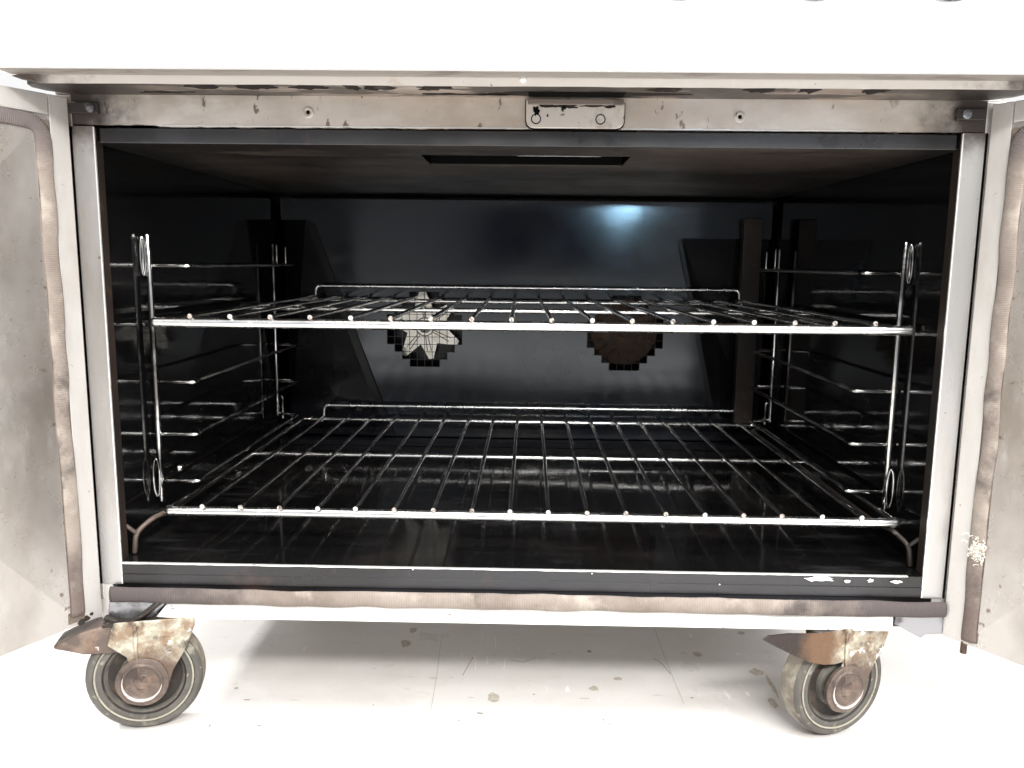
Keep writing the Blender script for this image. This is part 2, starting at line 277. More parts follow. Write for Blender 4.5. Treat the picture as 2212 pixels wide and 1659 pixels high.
# scratches and stuck-on spots in the vinyl, a hair above it
sc= [[(0.1526, 0.2199), (0.1533, 0.1255), (0.1558, 0.0513)], [(-0.0848, 0.1752), (-0.081, 0.0988), (-0.0789, 0.0215)], [(0.1409, 0.1383), (0.1474, 0.1285), (0.1532, 0.1064)], [(-0.047, 0.1342), (-0.0507, 0.1175), (-0.0553, 0.0952)], [(-0.0093, 0.129), (0.0053, 0.1246), (0.0183, 0.1351)], [(0.059, 0.0572), (0.0679, 0.0575)], [(-0.0455, 0.1376), (-0.0433, 0.1081)], [(-0.0414, 0.196), (-0.0413, 0.1845)], [(-0.0258, 0.1776), (-0.0243, 0.1523)], [(-0.0139, 0.1321), (-0.0144, 0.1093)], [(-0.061, 0.1456), (-0.0584, 0.1337)], [(-0.0325, 0.1381), (-0.0323, 0.1182)], [(-0.0007, 0.1604), (0.0003, 0.1463)]]
sp= [(0.0741, 0.0754, 0.005, 0.004), (0.0991, 0.095, 0.0039, 0.0037), (-0.1222, 0.1608, 0.0059, 0.0073), (-0.1182, 0.1928, 0.0038, 0.007), (-0.0342, 0.0283, 0.0031, 0.0016), (-0.0232, 0.0555, 0.0056, 0.0084), (0.0749, 0.151, 0.0024, 0.0025), (-0.0523, 0.0162, 0.0011, 0.0015), (0.0778, 0.0217, 0.001, 0.0015), (0.0828, 0.0149, 0.002, 0.001), (-0.1089, 0.0079, 0.0005, 0.001), (0.0155, 0.0625, 0.0009, 0.0012), (-0.1335, 0.0383, 0.0007, 0.0013), (0.1889, 0.1497, 0.0046, 0.0056), (0.2408, 0.1135, 0.0064, 0.0071), (0.2401, 0.0558, 0.0038, 0.0078), (0.2487, 0.0888, 0.0022, 0.0215), (0.1658, 0.0621, 0.0015, 0.0011), (0.2487, 0.201, 0.0039, 0.0047), (0.3091, -0.0105, 0.0011, 0.0012), (0.2945, -0.0299, 0.0005, 0.0008), (-0.2701, 0.0631, 0.0021, 0.0014), (-0.2276, 0.0011, 0.0024, 0.0012), (-0.2525, 0.0427, 0.0032, 0.0011), (-0.2709, -0.0005, 0.0008, 0.0029)]
for i, l in enumerate(sc):
    for j in range(len(l) - 1):
        p, q_ = Vector((*l[j], FZ + .0002)), Vector((*l[j + 1], FZ + .0002)); d = (q_ - p); n_ = Vector((-d.y, d.x, 0)).normalized() * (.00018 if i < 2 else .0004)
        quad(b, [p - n_, q_ - n_, q_ + n_, p + n_], 1 if i < 6 else 2)
for i, (x, y, rx_, ry_) in enumerate(sp):
    vs = [b.verts.new((x + rx_ * math.cos(a) * (1 + .5 * noise.noise(Vector((math.cos(a) * 1.6, math.sin(a) * 1.6, i * 2.3)))), y + ry_ * math.sin(a) * (1 + .6 * noise.noise(Vector((math.cos(a) * 1.6, math.sin(a) * 1.6, i * 4.1)))), FZ + .0002)) for a in [2 * math.pi * k / 20 for k in range(20)]]
    b.faces.new(vs).material_index = 3 if max(rx_, ry_) > .0036 else 1
fl = link('floor', b, ['floor', 'scuff', 'scratch', 'spot']); fl['kind'] = 'structure'
def tag(o, label, cat, group=None):
    o['label'] = label; o['category'] = cat
    if group: o['group'] = group

# ------------------------------------------------------------------ the range
oven = empty('oven_range', (0, .3, FZ))
tag(oven, 'worn stainless steel oven range on rusty castors with both doors swung open', 'oven')
OV = Matrix.Translation((0, -.3, -FZ))
def part(name, bm, m, parent=None, **kw):
    """parts are modelled in world coordinates; the root sits at the base of the range"""
    if parent is None: parent = oven
    o = link(name, bm, m, parent, **kw)
    if parent is oven: o.location = (0, -.3, -FZ)
    return o
WX, CB = .345, .525           # cavity half width, cavity back
# outer shell
b = NB()
box(b, (-.372, .0, .186), (-.357, .70, .604)); box(b, (.357, .0, .186), (.372, .70, .604))
box(b, (-.3565, .655, .1865), (.3565, .70, .6035)); box(b, (-.3565, .02, .1862), (.3565, .6545, .1975))
box(b, (-.372, .0042, .6050), (.372, .70, .72))
part('outer_shell', b, 'steel', bevel=.001)
# fascia, control panel
b = NB(); 
prof = [(-.062, .613), (-.0612, .6115), (-.0590, .6108), (-.0440, .6108), (-.0440, .6135), (-.0400, .6180), (-.0400, .6500), (-.0640, .6500), (-.0640, .6480), (-.0632, .640)]
prism(b, [(-.388, y, z) for y, z in prof], (.776, 0, 0)); part('fascia', b, 'fascia', smooth=35)
b = NB(); 
prof = [(-.0655, .6520), (-.0635, .6515), (-.03, .6515), (-.01, .72), (-.046, .72)]
prism(b, [(-.388, y, z) for y, z in prof], (.776, 0, 0)); cp = part('control_panel', b, 'fascia')
b = NB(); box(b, (-.386, -.0620, .6501), (.386, -.03, .6516)); part('panel_gap', b, 'fascia')
b = NB(); box(b, (-.376, -.0585, .6101), (.376, -.0425, .6107)); part('fascia_under_shade', b, 'under_shade')  # underside strip, shade below the fascia put into its colour
for i, (cx_, rx_) in enumerate(((-.190, .022), (-.050, .048), (.080, .060), (.190, .022), (.290, .032))):  # soft contact shade of the panel gap, painted as grey blobs
    b = NB(); prism(b, blob(cx_, .6489, rx_, .0007, 31 + i, -.06425), (0, .0002, 0)); part('painted_gap_shade', b, 'gap_shade')
for kx in (.0215, .108, .199, .290):
    b = NB(); mt = Matrix.Translation((kx, -.063, .6912))
    disc_lathe(b, [(0, 0), (.033, 0), (.034, .002), (.033, .004), (.024, .005), (.022, .008), (.020, .030), (.018, .032), (0, .032)], 40, mt)
    box(b, (kx - .003, -.100, .673), (kx + .003, -.094, .711))
    part('knob', b, 'knob', smooth=35)
# drip lip: underside, front hem, rounded ends
def lipshape(y, z0, z1, ext=.373, yb=.0):
    pts = [(-ext + .016, yb), (-ext + .004, yb - .012), (-ext, -.024), (-ext + .003, y + .006), (-ext + .012, y + .001), (-ext + .022, y)]
    return pts + [(-a, q) for a, q in pts[::-1]]
b = NB(); prism(b, [(x, y, .6048) for x, y in lipshape(-.0405, 0, 0)], (0, 0, .003)); part('lip_underside', b, 'lip_under')
b = NB(); n = 90
top, bot = [], []
for i in range(n + 1):
    x = -.357 + .714 * i / n; bot.append((x, -.0415, .6044 + wob(x, 40, .0003))); top.append((x, -.0415, .6106))
prism(b, bot + top[::-1], (0, .0012, 0)); part('lip_hem', b, 'lip')
for q in (-1, 1):   # pointed, folded ends of the lip
    b = NB(); a = [(q * .3570, -.0415, .6044), (q * .3570, -.0415, .6106), (q * .3700, -.0425, .6106), (q * .3765, -.0435, .6090), (q * .3700, -.0425, .6068)]
    prism(b, a if q > 0 else a[::-1], (0, .0025, 0)); part('lip_corner', b, 'lip', bevel=.0006)
b = NB(); disc_lathe(b, [(.0028, 0), (.0028, .001), (.0018, .0019), (0, .0022)], 16, Matrix.Translation((-.001, -.0415, .6095))); part('rivet', b, 'edge', smooth=True)
# face rail above the opening with a ragged lower edge
b = NB(); n = 220; bot = []; top = []
for i in range(n + 1):
    x = -.357 + .714 * i / n
    rag = abs(wob(x, 90, .0011)) + abs(wob(x, 260, .0005)) if x < -.06 else abs(wob(x, 200, .0004))
    bot.append((x, 0, .5812 - rag + (.0010 if x < -.29 else 0))); top.append((x, 0, .6046))
prism(b, bot + top[::-1], (0, .0035, 0)); rail = part('top_rail', b, 'rail')
b = NB(); prism(b, [(-.285, -.0004, .5811), (.262, -.0004, .5811), (.262, -.0004, .5819), (-.285, -.0004, .5819)], (0, .0003, 0)); part('rail_edge', b, 'edge')
for sx, sz in ((-.1696, .5921), (.1673, .5911)):
    s = NB(); disc_lathe(s, [(.0042, 0), (.0042, .0008), (.0036, .0014), (.0026, .0014), (.0022, .0006), (.0016, .0006)], 24, Matrix.Translation((sx, -.0002, sz)))
    disc_lathe(s, [(.0017, .0002), (.0015, .0007), (0, .0007)], 16, Matrix.Translation((sx, -.0002, sz)), 1)
    part('screw', s, ['bracket', 'slot'], smooth=40)
# door catch: bracket with two keyholes and a sooted flange
b = NB()
x0, x1, z0, z1, r = .0012, .0775, .5812, .6025, .006
loop = [(x0, z1), (x0, z0 + r)] + [(x0 + r - r * math.cos(a), z0 + r - r * math.sin(a)) for a in (R_(30), R_(60), R_(90))] + \
       [(x1 - r + r * math.sin(a), z0 + r - r * math.cos(a)) for a in (0, R_(30), R_(60), R_(90))] + [(x1, z1 - .003), (x1 - .003, z1)]
prism(b, [(x, -.0035, z) for x, z in loop], (0, .003, 0)); cb = part('door_catch', b, 'bracket', bevel=.0006)
b = NB(); prism(b, [(x + (.0007 if x > .04 else -.0007), -.0011, z - .0008 if z < .59 else z + .0006) for x, z in loop], (0, .0007, 0)); part('catch_shade_outline', b, 'slot')  # dark backing outline standing in for the shade round the catch
b = NB(); box(b, (x0 + .0015, -.0050, .5985), (x1 - .0010, -.0036, .6030)); part('catch_flange', b, 'bracket_top', bevel=.0006)
for hx in (.0090, .0590):
    b = NB()
    for rr, yy, mi in ((.0040, -.0037, 0), (.0031, -.0039, 1)):
        prism(b, [(hx + rr * math.cos(a * math.pi / 10), yy, .5880 + rr * math.sin(a * math.pi / 10)) for a in range(20)], (0, .0001, 0), mi)
    part('catch_hole', b, ['slot', 'bracket'])
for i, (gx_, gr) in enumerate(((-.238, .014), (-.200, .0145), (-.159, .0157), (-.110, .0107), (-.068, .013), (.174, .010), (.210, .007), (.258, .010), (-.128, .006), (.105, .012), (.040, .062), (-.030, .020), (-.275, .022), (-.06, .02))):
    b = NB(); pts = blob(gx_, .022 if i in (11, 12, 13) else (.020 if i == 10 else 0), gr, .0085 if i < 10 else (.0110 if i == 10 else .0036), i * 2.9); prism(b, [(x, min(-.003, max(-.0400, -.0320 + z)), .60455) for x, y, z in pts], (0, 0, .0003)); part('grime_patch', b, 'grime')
for i, (gx_, gz_, ga, gb) in enumerate(((.020, .5978, .010, .0012), (.034, .5975, .007, .0013), (.052, .5980, .009, .0010), (.066, .5976, .005, .0012), (.018, .5905, .0008, .0011), (.030, .5960, .002, .0016))):
    b = NB(); prism(b, blob(gx_, gz_, ga, gb, 11 + i * 2.3, -.0039), (0, .0003, 0)); part('grime_patch', b, 'grime')
b = NB(); prism(b, blob(.0090, .5940, .0026, .0034, 4.4, -.0041), (0, .0004, 0)); part('soot_mark', b, 'slot')
b = NB(); box(b, (.003, -.021, .6040), (.076, -.006, .60465)); part('catch_recess', b, 'slot', bevel=.0003)
# hinge blocks, upper corners
for s in (-1, 1):
    b = NB(); box(b, (s * .345 - .0125, -.0035, .5895), (s * .345 + .0105, -.0003, .5985)); hb = part('hinge_bracket', b, 'soot', bevel=.0008)
    b = NB(); disc_lathe(b, [(.0036, .0036), (.0036, .0048), (.0020, .0052), (0, .0052)], 20, Matrix.Translation((s * .340, 0, .5938))); part('hinge_bolt', b, 'hinge', smooth=40)
# jambs
for s in (-1, 1):
    b = NB(); xs = sorted((s * .3412, s * .3600)); box(b, (xs[0], 0, .2005), (xs[1], .003, .5805))
    xs = sorted((s * .3412, s * .3424)); box(b, (xs[0], .003, .2005), (xs[1], .014, .5795), 1)
    part('side_jamb', b, ['jamb', 'brown'])
    b = NB(); xs = sorted((s * .3401, s * .3411)); box(b, (xs[0], -.0004, .2008), (xs[1], .0012, .5800)); part('jamb_edge', b, 'edge')
    b = NB(); xs = sorted((s * .3425, s * .3448)); box(b, (xs[0], .0145, .205), (xs[1], .0165, .575)); part('liner_flange', b, 'brown')
# cavity liner
b = NB()
zf, zc = .2200, .5690
quad(b, [(-WX, .0166, zf - .02), (-WX, CB, zf - .02), (-WX, CB, zc), (-WX, .0166, zc)]); part('side_wall', b, 'enamel')
b = NB(); quad(b, [(WX, .0166, zf - .02), (WX, .0166, zc), (WX, CB, zc), (WX, CB, zf - .02)])
part('side_wall', b, 'enamel')
b = NB(); quad(b, [(-WX, CB, zf), (WX, CB, zf), (WX, CB, zc), (-WX, CB, zc)]); part('rear_wall', b, 'wing')
b = NB(); n = 60
def ff(x, y):
    e_ = max(0, 1 - min(y, CB - y) / .02) * 0
    return (x, y, zf + .0006 * noise.noise(Vector((x * 9, y * 9, 1))) + e_)
grid_box(b, -WX, WX, .0016, CB, 0, 70, 50, ff); part('cavity_floor', b, 'enamel_floor', smooth=True)
# ceiling with the slot
sx0, sx1, sy0, sy1 = -.090, .092, .066, .136
b = NB()
for a, c in (((-WX, .0065), (WX, sy0)), ((-WX, sy1), (WX, CB)), ((-WX, sy0), (sx0, sy1)), ((sx1, sy0), (WX, sy1))):
    box(b, (a[0], a[1], zc), (c[0], c[1], zc + .001))
part('cavity_ceiling', b, 'ceiling')
b = NB(); box(b, (sx0 - .01, sy0 - .01, zc + .0285), (sx1 + .01, sy1 + .01, zc + .03)); box(b, (sx0, sy1, zc + .001), (sx1, sy1 + .001, zc + .028)); part('ceiling_slot', b, 'slot')
b = NB(); n = 60; lo = []; hi = []
for i in range(n + 1):
    x = -.006 + .072 * i / n; t = math.sin(math.pi * i / n) ** .5; lo.append((x, sy0 - .0002 - (.0010 + wob(x, 90, .0012)) * t, zc - .0003)); hi.append((x, sy0 + .0004, zc - .0003))
prism(b, lo + hi[::-1], (0, 0, .0002)); part('slot_scrape', b, 'edge')
b = NB(); box(b, (-WX + .02, .503, zc - .010), (WX - .02, .523, zc - .0002)); part('rear_cove', b, 'brown', bevel=.003)
# dark strips above and below the opening
b = NB(); box(b, (-.3385, .0040, .5682), (.3385, .0060, .5800)); part('upper_strip', b, 'dark_steel', bevel=.0008)
b = NB(); prism(b, [(-.3402, 0, .2012), (-.3402, -.0006, .2095), (-.3402, .0004, .2100), (-.3402, 0, .2192), (-.3402, .0012, .2196), (-.3402, .0012, .2012)], (.6804, 0, 0)); part('sill_strip', b, 'dark_steel')
b = NB(); n = 160; lo = []; hi = []
for i in range(n + 1):
    x = -.3395 + .667 * i / n; lo.append((x, -.0008, .2190 + wob(x, 120, .00045))); hi.append((x, -.0008, .2202))
prism(b, lo + hi[::-1], (0, .0022, 0)); part('sill_edge', b, 'scrape' if False else 'edge')
b = NB()
for i, (cx, cz, rx, rz) in enumerate(((.2555, .2165, .0125, .0020), (.2770, .2148, .0027, .0011), (.2965, .2158, .0026, .0013), (.3180, .2150, .0042, .0012), (-.09, .2184, .0006, .0005), (.17, .2100, .0006, .0006), (.062, .2176, .0006, .0005))):
    b = NB(); prism(b, blob(cx, cz, rx, rz, i * 3.1), (0, .0003, 0)); part('enamel_chip', b, 'chip')
# rear: ledge, baffle with two stepped grilles, wings, fans, brackets
b = NB(); box(b, (-WX + .002, .455, zf + .0005), (WX - .002, .4755, zf + .0075)); part('rear_ledge', b, 'wing')
BY = .4800; BZ0, BZ1 = zf + .0078, .5618
tilt = lambda z: BY - (z - .36) * .020
def bpnt(x, z): return (x, tilt(z) + .0018 * noise.noise(Vector((x * 4, z * 5, 2))), z)
pc = .0106; cells = (4, 6, 8, 10, 10, 10, 10, 8, 6, 4)
gc = ((-.1401, .3832), (.1424, .3816))
lx = lambda z: -.3040 + (.5340 - z) * (.089 / .249)       # slanting left crease
rx = lambda z: .2105 + (.5340 - z) * (.058 / .249)
hole = set()
b = NB()
xs = set(); zs = set()
for cx, cz in gc:
    for k in range(11): xs.add(round(cx + (k - 5) * pc, 5)); zs.add(round(cz + (k - 5) * pc, 5))
def rowcells(cx, cz):
    out = []
    for j, c in enumerate(cells):
        for i in range(5 - c // 2, 5 + c // 2): out.append((cx + (i - 5) * pc, cz + (4 - j) * pc))
    return out
# panel is built as strips: outside the grille squares fill, inside only closed cells
X = [-.338, gc[0][0] - 5 * pc, gc[0][0] + 5 * pc, gc[1][0] - 5 * pc, gc[1][0] + 5 * pc, .338]
assert lx(.24) < X[1] and rx(.24) > X[4], (lx(.24), X[1])
def patch(bm, x0, x1, z0, z1, nx, nz, mi=0, fl=None, fr=None):
    vs = []
    for j in range(nz + 1):
        z = z0 + (z1 - z0) * j / nz; a = fl(z) if fl else x0; c = fr(z) if fr else x1
        vs.append([bm.verts.new(bpnt(a + (c - a) * i / nx, z)) for i in range(nx + 1)])
    for j in range(nz):
        for i in range(nx): bm.faces.new((vs[j][i], vs[j][i + 1], vs[j + 1][i + 1], vs[j + 1][i])).material_index = mi
patch(b, X[2], X[3], BZ0, BZ1, 10, 20)
patch(b, 0, X[1], BZ0, .5330, 10, 20, fl=lx); patch(b, X[0], X[1], .5330, BZ1, 10, 3)
patch(b, X[4], 0, BZ0, .5130, 10, 20, fr=rx); patch(b, X[4], X[5], .5130, BZ1, 10, 4)
for g, (cx, cz) in enumerate(gc):
    a = 1 + 2 * g; zl, zh = cz - 5 * pc, cz + 5 * pc
    patch(b, X[a], X[a + 1], BZ0, zl, 8, 8); patch(b, X[a], X[a + 1], zh, BZ1, 8, 8)
    op = {(round((x - cx) / pc + 5), round((z - cz) / pc + 5)) for x, z in rowcells(cx, cz)}
    for i in range(10):
        for j in range(10):
            if (i, j) not in op: patch(b, cx + (i - 5) * pc, cx + (i - 4) * pc, cz + (j - 5) * pc, cz + (j - 4) * pc, 1, 1)
baf = part('rear_baffle', b, 'baffle', smooth=True)
for g, (cx, cz) in enumerate(gc):
    b = NB(); t_ = .00042
    op = {(round((x - cx) / pc + 5), round((z - cz) / pc + 5)) for x, z in rowcells(cx, cz)}
    yb = tilt(cz)
    for k in range(11):
        js = [j for j in range(10) if (k, j) in op or (k - 1, j) in op]; iz = [i for i in range(10) if (i, k) in op or (i, k - 1) in op]
        if js: box(b, (cx + (k - 5) * pc - t_, yb - .0005, cz + (min(js) - 5) * pc), (cx + (k - 5) * pc + t_, yb + .0008, cz + (max(js) - 4) * pc))
        if iz: box(b, (cx + (min(iz) - 5) * pc, yb - .0004, cz + (k - 5) * pc - t_), (cx + (max(iz) - 4) * pc, yb + .0007, cz + (k - 5) * pc + t_))
    part('fan_grille', b, 'wing' if g == 0 else 'brown')
# pressed side wings of the baffle, with slanting creases
for s in (-1, 1):
    fx = lx if s < 0 else rx
    top, botm = (.5330, BZ0 + .001) if s < 0 else (.5130, BZ0 + .001)
    b = NB(); y = lambda z: tilt(z) - .0025
    w1 = .012 if s < 0 else .005
    a = [(fx(top), y(top), top), (fx(top) + s * -w1, y(top), top - .004), (fx(botm) - s * w1, y(botm), botm), (fx(botm), y(botm), botm)]
    a = [a[0], a[1], a[2], a[3]]
    quad(b, a if s < 0 else a[::-1])
    edge = s * .338
    quad(b, [(fx(top), y(top), top), (fx(botm), y(botm), botm), (edge, y(botm) + .014, botm), (edge, y(top) + .014, top)])
    quad(b, [(fx(top), y(top), top), (edge, y(top) + .014, top), (edge, y(top) + .018, top + .001), (fx(top), y(top) + .004, top + .001)])
    part('baffle_wing', b, 'wing')
b = NB(); box(b, (.2960, .4600, .258), (.3210, .4740, .5400)); part('side_bracket', b, 'brown', bevel=.001)
# fan behind the left grille: six bladed bright steel spider
b = NB(); cx, cz = gc[0]; cz += .002; cx -= .002; FY = .5010
tips = [(93, .052), (52, .036), (22, .024), (-8, .040), (-28, .050), (-55, .024), (-82, .047), (-103, .022), (-131, .054), (-160, .024), (170, .036), (146, .022), (128, .040), (108, .018)]
tips = [(93, .053, 1), (62, .027, 0), (38, .050, 1), (5, .027, 0), (-27, .053, 1), (-53, .029, 0), (-80, .047, 1), (-104, .026, 0), (-128, .052, 1), (-160, .027, 0), (168, .050, 1), (128, .027, 0)]
poly = []
for i, (a, r, tp) in enumerate(tips):
    if tp:
        for d in (5, -3): poly.append((cx + r * math.cos(R_(a + d)), FY, cz + r * math.sin(R_(a + d))))
    else: poly.append((cx + r * math.cos(R_(a)), FY, cz + r * math.sin(R_(a))))
prism(b, poly, (0, .0012, 0), 0)
for k in range(4):
    rr = (.008, .0105, .013, .0155)[k]
    if k % 2 == 0: tube(b, [(cx + rr * math.cos(a * math.pi / 16), FY - .0004, cz + rr * math.sin(a * math.pi / 16)) for a in range(32)], .0008, 6, closed=True, mi=1, up=(0, 1, 0))
for a, r, tp in tips:
    if tp:
        for d in (-.0016, .0016):
            ca, sa = math.cos(R_(a)), math.sin(R_(a)); tube(b, [(cx + .014 * ca - d * sa, FY - .0002, cz + .014 * sa + d * ca), (cx + .75 * r * ca - d * 1.8 * sa, FY - .0002, cz + .75 * r * sa + d * 1.8 * ca)], .0006, 6, mi=1)
disc_lathe(b, [(.007, 0), (.007, .003), (.005, .004), (0, .004)], 24, Matrix.Translation((cx, FY, cz)))
f1 = part('fan_blade', b, ['fan_bright', 'fan_line']); f1['label'] = 'pale star shaped fan blade'
b = NB(); cx, cz = gc[1]
disc_lathe(b, [(.0, .004), (.006, .004), (.008, .001), (.016, .0), (.040, -.001), (.046, .001), (.048, -.001), (.047, -.004), (0, -.004)], 40, Matrix.Translation((cx, FY, cz)))
for k in range(18):
    a = R_(20 * k); m_ = Matrix.Translation((cx, FY, cz)) @ Matrix.Rotation(a, 4, 'Y'); box(b, (.030, -.006, -.0008), (.046, 0, .0008), 0, m_)
part('fan_blade', b, 'fan_rust', smooth=40)['label'] = 'rusty round fan disc'
# wire shelf supports: posts, hooks and five levels of runners each side
lev = (.4715, .4175, .3645, .3150, .2700)
for s in (-1, 1):
    b = NB(); fy, by = .078, .425; xp = s * .339; xi = s * .3065
    def T(pts, r, f=.004): tube(b, fillet(pts, f), r, 10, dome=True)
    T([(xp, fy, .2515), (xp, fy, .4985)], .0028); T([(s * .335, by, .268), (s * .335, by, .4975)], .0022)
    for z in lev:
        T([(s * .3435, fy + .003, z), (xi - s * .004, fy + .003, z), (xi, fy + .018, z), (xi, by - .004, z), (s * .328, by - .002, z), (s * .338, by + .002, z)], .0021, .006)
        if z in lev[2:4]: T([(s * .3435, by + .004, z + .001), (s * .318, by + .004, z + .001)], .0016)
    T([(s * .3432, fy - .002, .463), (s * .3432, fy - .002, .4965)], .0019)
    ring = [(s * .3405 + s * .0030 * math.cos(a), fy - .0050, .2750 + .0180 * math.sin(a)) for a in [2 * math.pi * k / 28 for k in range(28)]]
    tube(b, ring, .0012, 8, closed=True, up=(0, 1, 0))
    ring = [(s * .3420 + s * .0022 * math.cos(a), fy - .0050, .4800 + .0170 * math.sin(a)) for a in [2 * math.pi * k / 28 for k in range(28)]]
    tube(b, ring, .0010, 8, closed=True, up=(0, 1, 0))
    T([(s * .333, by + .01, .470), (s * .333, by + .01, .4975)], .0018); T([(s * .327, by + .03, .470), (s * .327, by + .03, .4950)], .0015)
    T([(s * .332, by + .012, .262), (s * .332, by + .012, .292), (s * .336, by + .012, .292)], .0016)
    part('shelf_support', b, 'support', smooth=True)
    # floor ledge holding the lower rack
    b = NB(); tube(b, fillet([(s * .3385, .020, .222), (s * .3365, .020, .2395), (s * .3280, .034, .2485), (s * .3200, .060, .2490), (s * .3200, .455, .2490), (s * .335, .470, .2490)], .006), .0022, 10, dome=True)
    tube(b, fillet([(s * .3425, .016, .2470), (s * .3365, .020, .2395)], .004), .0018, 10, dome=True)
    part('lower_runner', b, 'rust' if s < 0 else 'soot', smooth=True)
b = NB(); disc_lathe(b, [(.0042, .0), (.0042, .0012), (.0030, .0030), (0, .0036)], 20, Matrix.Translation((-.333, .105, .276)) @ Matrix.Rotation(R_(90), 4, 'Z')); part('wall_screw', b, 'chrome', smooth=40)

# seals -------------------------------------------------------------
def rope(name, pts, r, flat, up, parent=None, wv=.0006, frq=30, m='door_rope'):
    bm = NB(); uvl = bm.loops.layers.uv.new('UVMap')
    dense = []
    for i in range(len(pts) - 1):
        a, c = Vector(pts[i]), Vector(pts[i + 1]); k = max(1, int((c - a).length / .003))
        for j in range(k): dense.append(a.lerp(c, j / k))
    dense.append(Vector(pts[-1]))
    u = Vector(up)
    out = []
    for i, p in enumerate(dense):
        t = (dense[min(i + 1, len(dense) - 1)] - dense[max(0, i - 1)]).normalized(); sd = t.cross(u)
        out.append(p + sd * wv * noise.noise(Vector((i * .003 * frq, 1.1, 3))) * 2)
    tube(bm, out, lambda i, l: r * (1 + .12 * noise.noise(Vector((l * 28, 8.8, r * 90)))), 14, flat=flat, up=up, uvl=uvl)
    return link(name, bm, m, parent, smooth=True)
g = rope('lower_seal', [(-.3490, -.0050, .1932), (-.20, -.0050, .1922), (.02, -.0050, .1930), (.2, -.005, .1922), (.3590, -.0050, .1926)], .0071, .42, (0, -1, 0), oven, .0005, m='rope')
g.location = (0, -.3, -FZ)

# bottom rail (white paint) and hinge plates
b = NB(); n = 90; lo = []; hi = []
for i in range(n + 1):
    x = -.3085 + .626 * i / n; hi.append((x, -.002, .1850 + wob(x, 60, .0004))); lo.append((x, -.002, .1715))
lo[0] = (-.3120, -.002, .1722); hi[0] = (-.304, -.002, .1842); hi = [(-.3000, -.002, .1865)] + hi[2:]
prism(b, lo + hi[::-1], (0, .003, 0)); 
quad(b, [(-.31, .001, .1715), (.3175, .001, .1715), (.3175, .03, .1722), (-.31, .03, .1722)])
part('bottom_rail', b, 'white')
b = NB(); box(b, (-.35, .002, .174), (.35, .0045, .201)); box(b, (-.3, .0012, .1712), (.3175, .0022, .1716)); part('rail_backing', b, 'dark_steel')
for q in (-1, 1):
    b = NB(); xs = sorted((q * .3605, q * .3495)); box(b, (xs[0], .0005, .168), (xs[1], .004, .2002)); part('corner_post', b, 'rim')
b = NB(); prism(b, [(-.3520, -.003, .1860), (-.3060, -.003, .1890), (-.3030, -.003, .1850), (-.3130, -.003, .1745), (-.3300, -.003, .1650), (-.3480, -.003, .1660), (-.3540, -.003, .1700)], (0, .004, 0)); part('hinge_plate', b, 'hinge', bevel=.001)
b = NB(); tube(b, fillet([(-.353, -.006, .1725), (-.334, -.007, .1665), (-.318, -.006, .178), (-.308, -.004, .186)], .008), .0040, 10, dome=True, flat=.6); part('hinge_arm', b, 'soot', smooth=True)
b = NB(); prism(b, [(.3190, -.003, .1900), (.3600, -.003, .1880), (.3600, -.003, .1700), (.3450, -.003, .1690), (.3420, -.003, .1660), (.3360, -.003, .1690), (.3230, -.003, .1760), (.3185, -.003, .1780)], (0, .004, 0)); part('hinge_plate', b, 'hinge', bevel=.001)

